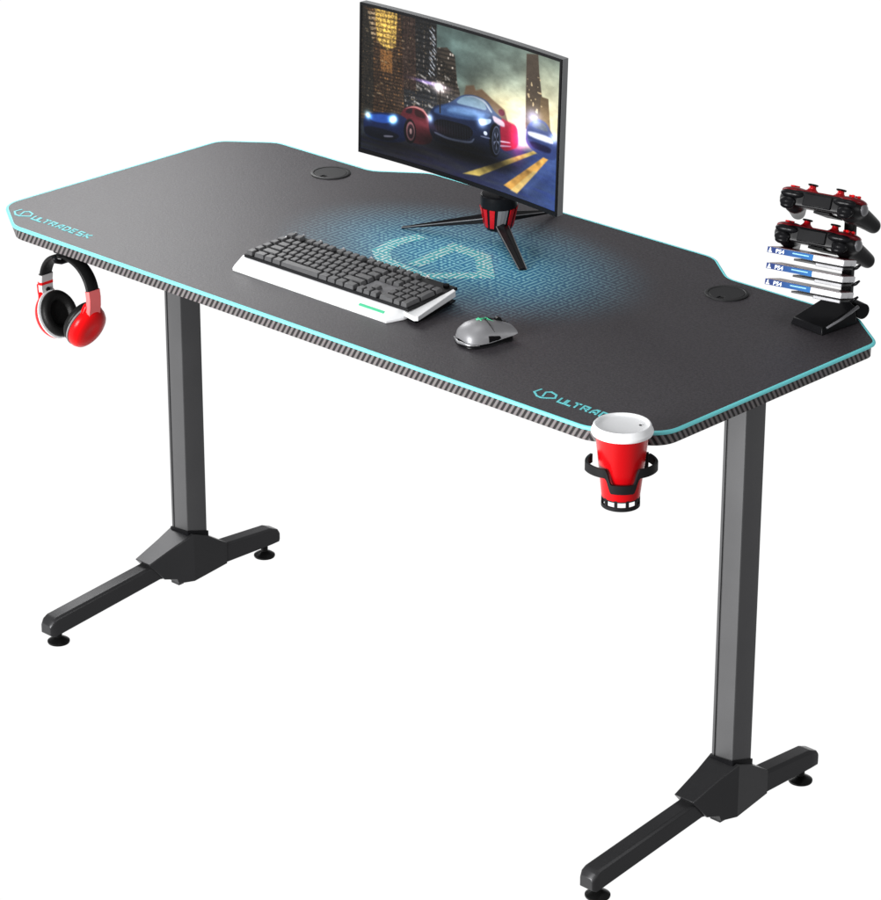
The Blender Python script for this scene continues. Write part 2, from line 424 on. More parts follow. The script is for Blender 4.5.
# cable grommets
def grommet(x, y, a0):
    g = at_desk(obj('cable_grommet', lathe([(.0315, H-.004), (.0335, H+.0002), (.0335, H+.0018), (.0322, H+.0026), (.0290, H+.0026), (.0282, H+.0016), (.0275, H+.0016)], 48, Matrix.Translation((x, y, 0)), cap=False), M['grommet'], desk, autos=40))
    pts = [(x+.0272*math.cos(t), y+.0272*math.sin(t)) for t in [a0+R(12)+i*R(336)/40 for i in range(41)]]
    pts += [(x+.017*math.cos(t), y+.017*math.sin(t)) for t in (a0-R(14), a0+R(14))]
    cp = obj('cap', prism(pts, H-.002, H+.0020), M['grommet'], g, bevel=.0005)
    obj('hole', lathe([(.0015, H-.003), (.0280, H-.003), (.0281, H+.0006), (.001, H+.0006)], 40, Matrix.Translation((x, y, 0))), M['rubber'], g)
    return g
grommet(-.432, .538, R(-75)); grommet(.415, .541, R(-75))

# ------------------------------------------------------------------ monitor
def paint_screen(nx=520, ny=292):
    u, v = np.meshgrid((np.arange(nx)+.5)/nx, (np.arange(ny)+.5)/ny)
    rng = np.random.RandomState(3)
    img = np.zeros((ny, nx, 3))
    def noise(fx, fy, seed):
        r = np.random.RandomState(seed); g = r.rand(fy+2, fx+2)
        x = u*fx; y = v*fy; i = x.astype(int); j = y.astype(int); a = x-i; b = y-j
        a = a*a*(3-2*a); b = b*b*(3-2*b)
        return (g[j, i]*(1-a)+g[j, i+1]*a)*(1-b)+(g[j+1, i]*(1-a)+g[j+1, i+1]*a)*b
    def over(mask, col):
        nonlocal img
        m = np.clip(mask, 0, 1)[..., None]; c = np.array(col, float)
        if c.ndim == 1: c = c[None, None, :]
        img = img*(1-m)+c*m
    def add(mask, col): 
        nonlocal img
        img = img+np.clip(mask, 0, 2)[..., None]*np.array(col, float)[None, None, :]
    def poly(P, soft=.0035, cut=0):
        for _ in range(cut):
            Q = []
            for i in range(len(P)):
                a, b = P[i], P[(i+1) % len(P)]
                Q += [(a[0]*.8+b[0]*.2, a[1]*.8+b[1]*.2), (a[0]*.2+b[0]*.8, a[1]*.2+b[1]*.8)]
            P = Q
        P = np.array(P, float); inside = np.zeros_like(u, bool); dist = np.full_like(u, 9.)
        k = len(P)
        for i in range(k):
            x1, y1 = P[i]; x2, y2 = P[(i+1) % k]
            c = ((y1 > v) != (y2 > v)) & (u < (x2-x1)*(v-y1)/(y2-y1+1e-12)+x1); inside ^= c
            dx, dy = x2-x1, y2-y1; t = np.clip(((u-x1)*dx+(v-y1)*dy)/(dx*dx+dy*dy+1e-12), 0, 1)
            dist = np.minimum(dist, np.hypot(u-x1-t*dx, (v-y1-t*dy)*.5625))
        return np.clip(.5+np.where(inside, dist, -dist)/soft, 0, 1)
    def ell(cx, cy, rx, ry, soft=.15):
        d = np.hypot((u-cx)/rx, (v-cy)/ry); return np.clip((1-d)/soft+.5, 0, 1)
    def glow(cx, cy, rx, ry, p=2): return np.exp(-(((u-cx)/rx)**2+((v-cy)/ry)**2))
    # sky
    base = np.array([92, 112, 108]); warm = np.array([232, 220, 184])
    w = np.clip((u-.45)*1.5, 0, 1)[..., None]*np.clip(.25+v*1.6, 0, 1)[..., None]
    img = base*(1-w)+warm*w
    cl = noise(9, 9, 1)*.6+noise(22, 20, 2)*.4
    img = img*(.62+.7*cl[..., None])
    add(glow(.75, .5, .2, .16), (70, 50, 25)); add(glow(.93, .25, .1, .2), (50, 46, 34))
    # far skyline
    over(poly([(.50, .5), (.52, .36), (.56, .34), (.57, .37), (.60, .35), (.66, .40), (.72, .44), (.74, .52), (.74, .7), (.5, .7)], .008), (92, 74, 58))
    over(poly([(.825, .02), (.885, .0), (.893, .12), (.905, .22), (.915, .30), (.93, .5), (.83, .52)], .004), (78, 68, 58))
    over(poly([(.905, .27), (.945, .27), (.965, .52), (.90, .5)], .004), (96, 80, 60))
    wn = (noise(90, 60, 8) > .74)*1.; over(wn*poly([(.83, .15), (.90, .15), (.925, .45), (.84, .45)]), (185, 165, 130))
    # near towers
    def tower(P, col, lit, nf, seed, amt):
        m = poly(P, .004); over(m, col)
        st = (np.sin(v*nf*2*np.pi+u*9) > .1)*1.
        over(m*st*.6, np.array(col)*.4)
        gx = np.floor(u*90).astype(int); gy = np.floor(v*nf+u*9/2/np.pi).astype(int)
        rr = np.random.RandomState(seed).rand(200, 120); on = rr[gy % 200, gx % 120]
        gl = (np.abs(u*90-gx-.5) < .32)*(st < .5)*(on > 1-amt*.8)
        over(m*gl*(.25+.6*on), lit); over(m*(noise(14, 9, seed+5) > .55)*.3, np.array(col)*.5)
    tower([(.36, 1), (.37, .16), (.42, .14), (.46, .18), (.475, .36), (.49, .42), (.49, 1)], (66, 58, 50), (210, 200, 190), 34, 11, .22)
    tower([(.16, .0), (.365, .0), (.372, .3), (.38, 1), (.16, 1)], (50, 50, 52), (160, 150, 140), 30, 12, .22)
    tower([(.0, .0), (.19, .0), (.215, .7), (.0, .8)], (86, 62, 44), (170, 120, 70), 42, 13, .25)
    over(poly([(.195, 0), (.26, 0), (.27, .5), (.20, .5)])*.6, (84, 56, 44))
    over(poly([(.0, .0), (.055, .06), (.06, .72), (.0, .75)])*.7, (34, 36, 34))
    # lit crown of the left tower
    sl = (np.sin(v*58*np.pi*2/2+u*14) > -.25)*1.
    over(poly([(.06, .0), (.172, .0), (.166, .23), (.125, .27), (.075, .22)], .006)*(.45+.5*sl), (246, 206, 104))
    add(glow(.115, .1, .05, .11), (60, 42, 10))
    over(poly([(.09, .27), (.15, .27), (.15, .42), (.095, .42)], .008)*.8, (176, 120, 62))
    over(poly([(.025, .02), (.065, .03), (.07, .2), (.05, .22)])*sl*.8, (220, 190, 150))
    for k in range(26):
        a = .325+.03*rng.rand(); b = .02+.3*k/26*1.1+.01*rng.rand()
        if rng.rand() < .75: over(poly([(a, b), (a+.016, b+.022), (a+.018, b+.034), (a+.002, b+.012)], .003), (216, 222, 232))
    for a, b in ((.29, .37), (.30, .41), (.27, .45), (.31, .45), (.26, .56), (.33, .56), (.41, .33)):
        over(poly([(a, b), (a+.03, b+.015), (a+.03, b+.03), (a, b+.015)], .004)*.8, (190, 184, 176))
    det = noise(260, 150, 50); fine = (np.sin(u*330) > .2)*1.
    bm_ = np.clip((.372-u+.10*np.clip((v-.2)/.1, 0, 1))/.01, 0, 1)*np.clip((.72-v)/.05, 0, 1)
    img = img*(1-bm_[..., None]*(.10+.35*(det > .55)[..., None]*1.+.08*fine[..., None]))
    over((det > .86)*bm_*.45, (190, 160, 120))
    for k in range(60):
        a, b = rng.rand()*.36, .12+.55*rng.rand(); over(poly([(a, b), (a+.012, b+.002), (a+.012, b+.009), (a, b+.008)], .004)*.5*rng.rand(), (214, 190, 150))
    # haze in the street, then road
    add(glow(.45, .6, .3, .12)*.6, (40, 44, 50))
    hz = .60+.16*(1-u)
    road = np.clip((v-hz)/.05, 0, 1)
    rc = np.stack([26+26*u+10*noise(12, 50, 20), 30+44*u*u+10*noise(12, 50, 20), 38+92*u*u+14*noise(10, 60, 21)], -1)
    img = img*(1-road[..., None])+rc*road[..., None]
    over(poly([(0, .84), (.4, .80), (.42, .83), (0, .90)], .03)*.5, (84, 96, 110))
    over(poly([(.75, .86), (.99, .62), (1, .70), (.85, .95)], .03)*.35, (90, 120, 190))
    # yellow lane lines
    tx = .75+.4*noise(40, 40, 30)[..., None]
    s1 = poly([(.515, .965), (.60, .945), (.905, .645), (.885, .64)], .005); s2 = poly([(.726, .95), (.797, .975), (.955, .67), (.93, .665)], .005)
    over(s1, np.array([196, 172, 92])*tx); over(s2, np.array([222, 168, 84])*tx)
    over(poly([(.76, .97), (.797, .975), (.90, .78), (.88, .78)], .005)*.5, (236, 220, 150))
    # left blue sports car and red one just behind it
    over(poly([(.19, .70), (.215, .63), (.26, .60), (.31, .61), (.345, .68), (.36, .82), (.30, .86), (.2, .86)], .005, cut=2), (88, 34, 42))
    over(poly([(.215, .665), (.235, .625), (.255, .62), (.25, .665)], .004, cut=2), (40, 26, 34)); over(poly([(.265, .62), (.30, .625), (.325, .67), (.265, .67)], .004, cut=2), (52, 26, 30))
    over(poly([(.21, .645), (.26, .60), (.31, .605), (.335, .65), (.33, .655), (.305, .62), (.26, .612)], .003, cut=2), (196, 130, 128))
    over(poly([(.01, .80), (.03, .74), (.07, .72), (.13, .70), (.19, .69), (.235, .71), (.235, .86), (.14, .91), (.02, .91)], .005, cut=2), (20, 34, 74))
    over(poly([(.04, .745), (.12, .715), (.17, .72), (.13, .78), (.05, .79)], .006, cut=2), (36, 74, 156))
    over(poly([(.015, .83), (.14, .82), (.20, .84), (.14, .90), (.02, .90)], .006, cut=2), (14, 20, 38))
    over(poly([(.11, .865), (.16, .85), (.16, .862), (.115, .88)], .003, cut=2), (150, 150, 170))
    over(ell(.243, .785, .030, .085), (14, 14, 18)); over(ell(.246, .785, .022, .066), (140, 96, 100)); over(ell(.247, .785, .016, .05), (52, 36, 44)); over(ell(.247, .785, .006, .02), (190, 150, 150))
    for a, b in ((.035, .755), (.152, .745), (.165, .73)):
        add(glow(a, b, .016, .028), (150, 220, 255)); add(glow(a, b, .007, .012), (200, 200, 200))
    # right car
    over(poly([(.83, .60), (.835, .50), (.865, .45), (.90, .42), (.94, .43), (.97, .49), (1., .52), (1, .66), (.93, .67), (.86, .64)], .006, cut=2), (50, 66, 120))
    over(poly([(.86, .49), (.875, .445), (.93, .44), (.955, .49)], .005, cut=2), (70, 84, 110))
    over(poly([(.84, .525), (.96, .515), (.985, .56), (.85, .56)], .008, cut=2), (222, 226, 244))
    over(poly([(.85, .585), (.97, .585), (.965, .63), (.87, .63)], .008, cut=2), (22, 24, 60))
    add(glow(.87, .43, .035, .05), (120, 130, 190)); add(glow(.98, .52, .02, .03), (160, 170, 200))
    # central blue grand tourer
    body = [(.335, .70), (.342, .60), (.37, .555), (.44, .51), (.50, .43), (.56, .405), (.63, .415), (.665, .47), (.70, .50), (.735, .52), (.745, .62), (.70, .70), (.69, .77), (.60, .80), (.44, .81), (.37, .80), (.345, .76)]
    over(glow(.53, .82, .24, .05), (8, 8, 12)); bmask = poly(body, .005, cut=2); over(bmask, (24, 35, 64)); over(bmask*np.clip((.60-v)/.12, 0, 1)*.6, (58, 80, 122)); over(bmask*np.clip((v-.66)/.1, 0, 1)*.65, (8, 11, 22))
    over(poly([(.70, .50), (.735, .51), (.79, .52), (.80, .66), (.73, .72), (.70, .70)], .008, cut=2), (150, 28, 54))
    over(poly([(.365, .575), (.44, .515), (.60, .50), (.655, .50), (.63, .545), (.55, .585), (.45, .605), (.36, .61)], .008, cut=2)*.85, (56, 84, 132))
    over(poly([(.45, .53), (.57, .505), (.63, .52), (.54, .56), (.42, .575)], .014, cut=2)*.7, (110, 150, 200))
    over(poly([(.465, .50), (.505, .435), (.56, .418), (.61, .425), (.635, .485), (.55, .49)], .005, cut=2), (96, 122, 140))
    over(poly([(.50, .44), (.56, .41), (.62, .42), (.66, .485), (.65, .49), (.615, .435), (.56, .42)], .003, cut=2), (128, 142, 160))
    over(poly([(.655, .50), (.72, .52), (.725, .56), (.67, .55)], .006, cut=2), (196, 176, 192)); over(ell(.705, .465, .016, .022), (80, 20, 40))
    over(poly([(.36, .665), (.40, .635), (.54, .625), (.565, .66), (.545, .72), (.44, .745), (.375, .73)], .004, cut=2), (10, 12, 20))
    for k in range(14): over(poly([(.37+.0135*k, .645), (.373+.0135*k, .645), (.377+.0135*k, .735), (.374+.0135*k, .735)], .002, cut=2)*.35, (70, 80, 100))
    over(poly([(.365, .735), (.44, .752), (.55, .73), (.565, .70), (.572, .70), (.555, .745), (.44, .768), (.365, .75)], .003, cut=2), (92, 102, 128))
    over(poly([(.36, .77), (.62, .755), (.63, .79), (.40, .80)], .006, cut=2), (12, 14, 24))
    over(ell(.675, .665, .030, .115), (8, 9, 14)); over(ell(.682, .665, .018, .085), (38, 44, 60)); over(ell(.683, .665, .010, .05), (14, 16, 24))
    over(poly([(.70, .655), (.755, .645), (.755, .652), (.70, .668)], .002, cut=2), (210, 180, 200)); over(poly([(.70, .685), (.76, .668), (.76, .674), (.70, .70)], .002, cut=2), (190, 150, 180))
    over(ell(.625, .64, .01, .014), (200, 210, 230)); over(poly([(.60, .665), (.65, .66), (.65, .67), (.60, .675)], .003, cut=2), (110, 120, 150))
    over(poly([(.585, .56), (.62, .545), (.655, .53), (.65, .565), (.60, .60)], .004, cut=2), (150, 176, 214))
    add(glow(.605, .575, .022, .035), (170, 200, 250)); add(glow(.342, .655, .014, .028), (190, 220, 255))
    add(glow(.79, .60, .035, .12), (150, 20, 60)); add(glow(.815, .55, .02, .07), (200, 170, 200)); add(glow(.84, .62, .05, .03), (60, 30, 60))
    over(ell(.682, .665, .022, .098, .08)*(1-ell(.682, .665, .019, .088, .08)), (90, 100, 130))
    for k in range(5):
        a = k*2*np.pi/5; over(poly([(.682, .665), (.682+.014*np.cos(a), .665+.062*np.sin(a)), (.682+.014*np.cos(a+.4), .665+.062*np.sin(a+.4))], .003), (112, 120, 146))
    low = np.exp(-((u-.53)/.22)**2-((v-.80)/.09)**2)+.8*np.exp(-((u-.14)/.16)**2-((v-.90)/.06)**2); img = img*(1-.62*np.clip(low, 0, 1))[..., None]
    add(glow(.60, .49, .16, .05)*.35, (120, 130, 150)); add(glow(.33, .71, .10, .03)*.3, (120, 60, 70))
    add(glow(.93, .42, .10, .10), (60, 52, 38)); add(glow(.70, .40, .12, .12), (34, 28, 18))
    # street-lamp flare
    add(glow(.385, .43, .05, .035), (120, 110, 110)); add(glow(.385, .425, .018, .03), (240, 235, 240)); add(glow(.33, .415, .07, .012), (110, 90, 150))
    over(poly([(.389, .44), (.393, .44), (.395, .60), (.389, .60)], .002), (40, 34, 30))
    def blur(a, n=1):
        for _ in range(n):
            p = np.pad(a, ((1, 1), (1, 1), (0, 0)), 'edge'); a = (p[:-2, 1:-1]+p[2:, 1:-1]+p[1:-1, :-2]+p[1:-1, 2:]+2*p[1:-1, 1:-1])/6
        return a
    img = blur(np.clip(img, 0, 255), 1)
    tex = .96+.10*noise(60, 60, 40)
    img = img*tex[..., None]; g_ = img.mean(-1, keepdims=True); img = g_+(img-g_)*.92; img = 255*np.clip((img/255-.02)*1.12, 0, 1)**1.05
    img = np.clip(img+(rng.rand(ny, nx, 1)-.5)*10, 0, 255)/255.
    lin = np.where(img <= .04045, img/12.92, ((img+.055)/1.055)**2.4)
    return lin

mon = thing('monitor', 'black widescreen monitor on red hubbed tripod stand showing cars in a night city', 'monitor', (0, .487, H))
MW, MH = .4324, .2462
fr = Matrix.Translation((-.0601, .45, .9699)) @ Matrix.Rotation(-.0167, 4, 'Z') @ Matrix.Rotation(-.0103, 4, 'X') @ Matrix.Rotation(.0155, 4, 'Y')
mon_inv = Matrix.Translation((0, -.487, -H))
def at_mon(o, m=None): o.matrix_local = mon_inv @ (m if m is not None else Matrix.Identity(4)); return o
bw, bb = MW+.002, MH+.002
CURV = .011                     # the panel is gently curved, its middle lies deeper than its ends
def bow(x): return CURV*(1-(2*x/bw)**2)
def curved(bm, xa, xb, ya, yb, za, zb, n=28):
    rings = []
    for i in range(n+1):
        x = xa+(xb-xa)*i/n
        rings.append([bm.verts.new((x, y+bow(x), z)) for y, z in ((ya, za), (yb, za), (yb, zb), (ya, zb))])
    for a, b in zip(rings, rings[1:]):
        for k in range(4): bm.faces.new((a[k], a[(k+1) % 4], b[(k+1) % 4], b[k]))
    bm.faces.new(rings[0][::-1]); bm.faces.new(rings[-1]); return bm
at_mon(obj('back_cover', curved(bmesh.new(), -bw/2-.0002, bw/2+.0002, .0014, .0136, -bb/2-.0002, bb/2+.0002), M['bezel_side'], mon, autos=30), fr)
# bezel: four bars round the screen
bm = bmesh.new(); t = .0040; tb = .0070
curved(bm, -bw/2, bw/2, -.0013, .0013, bb/2-t, bb/2); curved(bm, -bw/2, bw/2, -.0013, .0013, -bb/2, -bb/2+tb)
for xa, xb in ((-bw/2, -bw/2+t), (bw/2-t, bw/2)): curved(bm, xa, xb, -.0013, .0013, -bb/2+tb, bb/2-t, 1)
at_mon(obj('bezel', bm, M['bezel'], mon, autos=30), fr)
NX, NY = 520, 292
lin = paint_screen(NX, NY)
x0, x1, z0, z1 = -bw/2+t, bw/2-t, -bb/2+tb, bb/2-t
xs = np.linspace(x0, x1, NX+1); zs = np.linspace(z1, z0, NY+1)
co = np.zeros((NY+1, NX+1, 3)); co[..., 0] = xs[None, :]; co[..., 1] = -.0002+CURV*(1-(2*xs[None, :]/bw)**2); co[..., 2] = zs[:, None]
idx = np.arange((NX+1)*(NY+1)).reshape(NY+1, NX+1)
fc = np.stack([idx[:-1, :-1], idx[1:, :-1], idx[1:, 1:], idx[:-1, 1:]], -1).reshape(-1, 4)
me = bpy.data.meshes.new('screen'); me.from_pydata(co.reshape(-1, 3).tolist(), [], fc.tolist())
ca = me.color_attributes.new('picture', 'FLOAT_COLOR', 'CORNER')
cc = np.ones((NX*NY, 4, 4), np.float32); cc[..., :3] = lin.reshape(-1, 1, 3)
ca.data.foreach_set('color', cc.ravel())
sm = bpy.data.materials.new('lit_screen'); sm.use_nodes = True; nt = sm.node_tree
va = nt.nodes.new('ShaderNodeVertexColor'); va.layer_name = 'picture'; pb = nt.nodes['Principled BSDF']
pb.inputs['Base Color'].default_value = (.004, .004, .004, 1); pb.inputs['Roughness'].default_value = .35; pb.inputs['Specular IOR Level'].default_value = .15
nt.links.new(va.outputs[0], pb.inputs['Emission Color']); pb.inputs['Emission Strength'].default_value = 1.08
so = link('screen', me, sm, mon); so.matrix_local = mon_inv @ fr
so['label'] = 'lit screen picturing three cars racing through a city at dusk'
# rear housing, neck, hub, tripod
hx, hy = -.003, .487
bm = bmesh.new(); add_box(bm, (-.02, .0300, -.005), (.20, .017, .13)); at_mon(obj('rear_housing', bm, M['bezel'], mon, bevel=.005), fr)
bm = bmesh.new(); add_tube(bm, [(hx, hy+.016, .815), (hx, hy+.020, .88), (hx-.01, hy+.018, .955)], [.014, .013, .012], 16)
at_mon(obj('neck', bm, M['black'], mon, smooth=True))
hub = at_mon(obj('hub', lathe([(.010, .772), (.020, .776), (.0235, .782), (.0285, .812), (.0295, .815), (.0295, .832), (.027, .8345), (.016, .836)], 40, Matrix.Translation((hx, hy, 0))), M['black'], mon, autos=30))
# red facets round the hub with dark gaps between, one wider grey one towards the front
start = R(-50); widths = [32]+[17]*12; ang = start
for k, wd in enumerate(widths):
    a0 = ang; a1 = ang+R(wd); ang = a1+R((360-sum(widths))/len(widths))
    bm = bmesh.new(); vs = []
    for r_, z_, tw_ in ((.0225, .7815, -.12), (.0295, .8135, 0)):
        vs.append([bm.verts.new((hx+(r_+.001)*math.cos(a+tw_), hy+(r_+.001)*math.sin(a+tw_), z_)) for a in (a0, a0+(a1-a0)/3, a0+(a1-a0)*2/3, a1)])
    iv = [bm.verts.new((hx+(r_-.004)*math.cos(a+tw_), hy+(r_-.004)*math.sin(a+tw_), z_)) for (r_, z_, tw_) in ((.0225, .7815, -.12), (.0295, .8135, 0)) for a in (a0, a1)]
    for j in range(3): bm.faces.new((vs[0][j], vs[0][j+1], vs[1][j+1], vs[1][j]))
    bm.faces.new((vs[0][0], vs[1][0], iv[2], iv[0])); bm.faces.new((vs[0][3], iv[1], iv[3], vs[1][3]))
    bm.faces.new(vs[1]+[iv[3], iv[2]]); bm.faces.new(vs[0][::-1]+[iv[0], iv[1]])
    at_mon(obj('hub_facet', bm, M['greyplate'] if k == 0 else M['redmetal'], mon))
def tri_leg(tip, w0, w1, h0, h1, zr, m):
    a = Vector((hx, hy)); b = Vector(tip); d = (b-a).normalized(); nrm = Vector((-d.y, d.x)); A = a+d*.020
    secs = []
    for t_ in (0, .06, .5, 1):
        p = A.lerp(b, t_); w = w0+(w1-w0)*t_; h = h0+(h1-h0)*t_; z = zr+(H+.0006-zr)*t_
        secs.append([(p.x-nrm.x*w, p.y-nrm.y*w, z), (p.x+nrm.x*w, p.y+nrm.y*w, z), (p.x+nrm.x*w, p.y+nrm.y*w, z+h*.5), (p.x, p.y, z+h), (p.x-nrm.x*w, p.y-nrm.y*w, z+h*.5)])
    o = at_mon(obj('stand_leg', loft(secs), m, mon, bevel=.0006, segs=1))
    bm = bmesh.new()
    for sgn in (1, -1):
        P = []
        for t_ in (.02, 1):
            p = A.lerp(b, t_); w = w0+(w1-w0)*t_; h = h0+(h1-h0)*t_; z = zr+(H+.0006-zr)*t_
            P.append([(p.x+sgn*nrm.x*w*1.0, p.y+sgn*nrm.y*w*1.0, z+h*.5), (p.x+sgn*nrm.x*w*.8, p.y+sgn*nrm.y*w*.8, z+h*.62)])
        add_tube(bm, [Vector(P[0][0])+Vector((0, 0, .0003)), Vector(P[1][0])+Vector((0, 0, .0003))], [.0008, .0007], 6)
    obj('edge_trim', bm, M['silver'], o)
    return o
tri_leg((-.150, .419), .0055, .0028, .016, .0030, .783, M['bezel'])
tri_leg((.123, .405), .0100, .0062, .012, .0040, .781, M['black'])
tri_leg((-.024, .655), .0065, .003, .016, .0035, .783, M['black'])

# ------------------------------------------------------------------ keyboard
kb = thing('keyboard', 'white gaming keyboard with dark grey keys and green light bar on the mat', 'keyboard', (-.03, .16, H), (R(3.2), 0, 0))
kx0, kx1 = -.176, .2035       # local x of the body
kf = -.064                    # local front
out_k = [(kx0, kf+.022), (kx0+.008, kf), (.166, kf), (.173, kf+.032), (.200, kf+.022), (kx1+.002, .072), (kx0+.002, .082)]
def slab(pts_top, pts_bot, zt, zb):
    bm = bmesh.new(); a = [bm.verts.new((x, y, zb)) for x, y in pts_bot]; b = [bm.verts.new((x, y, zt(x, y))) for x, y in pts_top]
    k = len(a); bm.faces.new(a[::-1]); bm.faces.new(b)
    for i in range(k): bm.faces.new((a[i], a[(i+1) % k], b[(i+1) % k], b[i]))
    return bm
# body with sloped white front apron
prof = [(kf, .0020), (kf, .0060), (kf+.024, .0205), (.070, .0240), (.070, .0020)]
def body_sec(x, f, b, lo=.003): return [(x, f, lo), (x, f, .0075), (x, f+.020, .0185), (x, b, .0215), (x, b, lo)]
secs = [body_sec(kx0, kf+.010, .070), body_sec(kx0+.006, kf+.001, .070), body_sec(.161, kf, .070), body_sec(.172, kf+.024, .068), body_sec(.1735, kf+.030, .068)]
bm = loft(secs)
wing = [(.1725, kf+.031), (.1745, kf+.026), (.1985, kf+.021), (.2035, kf+.025), (.1895, .057), (.1725, .063)]
lo_ = [bm.verts.new((x, y, .0095+.05*max(0, y+.02))) for x, y in wing]; hi_ = [bm.verts.new((x, y, .0165+.075*max(0, y+.045)*.9)) for x, y in wing]
bm.faces.new(lo_[::-1]); bm.faces.new(hi_)
for i in range(6): bm.faces.new((lo_[i], lo_[(i+1) % 6], hi_[(i+1) % 6], hi_[i]))
obj('body', bm, M['white'], kb, bevel=.0008, segs=2)
bm = prism([(kx0+.006, kf+.006), (.160, kf+.006), (.170, kf+.032), (.194, kf+.030), (.182, .052), (.180, .066), (kx0+.004, .066)], .0004, .0028); add_prism(bm, [(.150, kf+.034), (.193, kf+.032), (.181, .052), (.150, .060)], .0030, .0125)
obj('base_tray', bm, M['black'], kb)
obj('key_deck', box((.0075, .0145, .0212), (.351, .107, .0050)), M['deck'], kb, bevel=.0008)
gb = obj('light_bar', box((0, 0, 0), (.052, .0040, .0012)), M['green'], kb)
gb.location = (.122, kf+.0105, .0136); gb.rotation_euler = (R(31), 0, 0)
u_ = .01462; KX = -.1655; KY = -.0305; kz = .0235
def keycap(w, d):
    bm = bmesh.new(); a = .0009; b2 = .0024; h = .0068
    lo = [bm.verts.new((sx*(w/2-a), sy*(d/2-a), 0)) for sx, sy in ((-1, -1), (1, -1), (1, 1), (-1, 1))]
    hi = [bm.verts.new((sx*(w/2-b2), sy*(d/2-b2), h)) for sx, sy in ((-1, -1), (1, -1), (1, 1), (-1, 1))]
    bm.faces.new(lo[::-1]); bm.faces.new(hi)
    for i in range(4): bm.faces.new((lo[i], lo[(i+1) % 4], hi[(i+1) % 4], hi[i]))
    return bm
specs = []
def addrow(r, main, nav, num):
    specs.append((.5, r, 1, 1, 'macro_key'))
    k = 14.8/sum(abs(w) for w in main); x = 1.2
    for w in main:
        if w > 0: specs.append((x+w*k/2, r, w*k, 1, 'key' if r < 5 else 'function_key'))
        x += abs(w)*k
    for x, ws in ((16.3, nav), (19.6, num)):
        for w in ws:
            if w > 0: specs.append((x+w/2, r, w, 1, 'key' if r < 5 else 'function_key'))
            x += abs(w)
addrow(0, [1.5, 1.2, 1.3, 5.6, 1.3, 1.2, 1.2, 1.5], [1, 1, 1], [2, 1])
addrow(1, [2.2]+[1]*10+[2.8], [-1, 1, -1], [1, 1, 1])
addrow(2, [1.8]+[1]*11+[2.2], [], [1, 1, 1])
addrow(3, [1.5]+[1]*12+[1.5], [1, 1, 1], [1, 1, 1])
addrow(4, [1]*13+[2], [1, 1, 1], [1, 1, 1, 1])
addrow(5, [1, -.8, 1, 1, 1, 1, -.5, 1, 1, 1, 1, -.5, 1, 1, 1, 1], [1, 1, 1], [])
specs += [(23.1, .5, 1, 2, 'key'), (23.1, 2.5, 1, 2, 'key')]
kmesh = {}
for (cx, r, w, dd, kn) in specs:
    key = (round(w, 2), dd, kn)
    if key not in kmesh:
        o = obj(kn, keycap(w*u_, dd*.0158+(.0)), M['key'], kb, bevel=.0006, segs=1); kmesh[key] = o
    else:
        o = kmesh[key].copy(); COL.objects.link(o); o.parent = kb
    o.location = (KX+cx*u_, KY+r*.0162+(.004 if r == 5 else 0), kz)
obj('arrow_plate', box((KX+17.8*u_, KY+.0162*1.5, .0240), (3.4*u_, .0162*2.1, .0014)), M['greyplate'], kb, bevel=.0004)
for q in (-.165, -.148, -.11, -.06, .0, .06, .12):
    bm = bmesh.new(); add_tube(bm, [(q, .064, .0235), (q+.003, .068, .0270), (q+.007, .067, .026)], [.0014, .0017, .0010], 6)
    obj('trim_clip', bm, M['silver'], kb, smooth=True)
bm = bmesh.new(); add_tube(bm, [(KX+22.9*u_, .058, .0235), (KX+22.9*u_, .058, .028)], .005, 16); obj('volume_wheel', bm, M['black'], kb, autos=30)
for q in (-.15, .168):
    bm = bmesh.new(); add_box(bm, (q, .058, -.0035), (.012, .012, .009), (R(15), 0, 0))
    obj('riser_foot', bm, M['black'], kb, bevel=.001)

# ------------------------------------------------------------------ mouse
ms = thing('computer_mouse', 'silver wireless mouse with green light mark right of the keyboard', 'mouse', (.284, .146, H), (0, 0, R(-16)))
ms.scale = (.86, .70, .92)
def msec(y, w, h, zb, sh=0.):
    pts = []
    for j in range(20):
        a = math.pi*j/19
        pts.append((sh+w*math.cos(a)*(1-.12*math.sin(a)), y, zb+h*math.sin(a)**.75))
    return pts
yy = [(-.060, .010, .006, .010), (-.057, .020, .0145, .008), (-.050, .0275, .0215, .0075), (-.036, .033, .0275, .007), (-.015, .034, .0300, .007), (.008, .0315, .0275, .0075), (.030, .030, .0210, .009), (.048, .031, .0135, .011), (.057, .030, .0085, .0125)]
obj('shell', loft([msec(y, w, h, zb) for y, w, h, zb in yy]), M['satin'], ms, autos=60)
bm = bmesh.new(); add_tube(bm, [(0, .056, .0215), (0, .048, .0251), (0, .032, .0303), (0, .012, .0345), (0, .000, .0366)], .0007, 6)
add_tube(bm, [(-.0275, .002, .0215), (-.021, -.002, .0305), (-.010, -.003, .0360), (0, -.003, .0372), (.010, -.003, .0360), (.021, -.002, .0305), (.0275, .002, .0215)], .0007, 6)
obj('button_seam', bm, M['rubber'], ms, smooth=True)
yy = [(-.061, .012, .005, .001), (-.056, .024, .006, .001), (-.045, .031, .0072, .001), (-.010, .0345, .0078, .001), (.02, .0285, .008, .001), (.045, .027, .009, .001), (.052, .022, .008, .001)]
obj('base', loft([msec(y, w, h, zb) for y, w, h, zb in yy]), M['black'], ms, autos=60)
bm = bmesh.new(); add_tube(bm, [(-.024, -.057, .007), (0, -.0655, .0065), (.024, -.057, .007), (.034, -.038, .0065)], [.0015, .0025, .0022, .001], 8); obj('rear_trim', bm, M['silver'], ms, smooth=True)
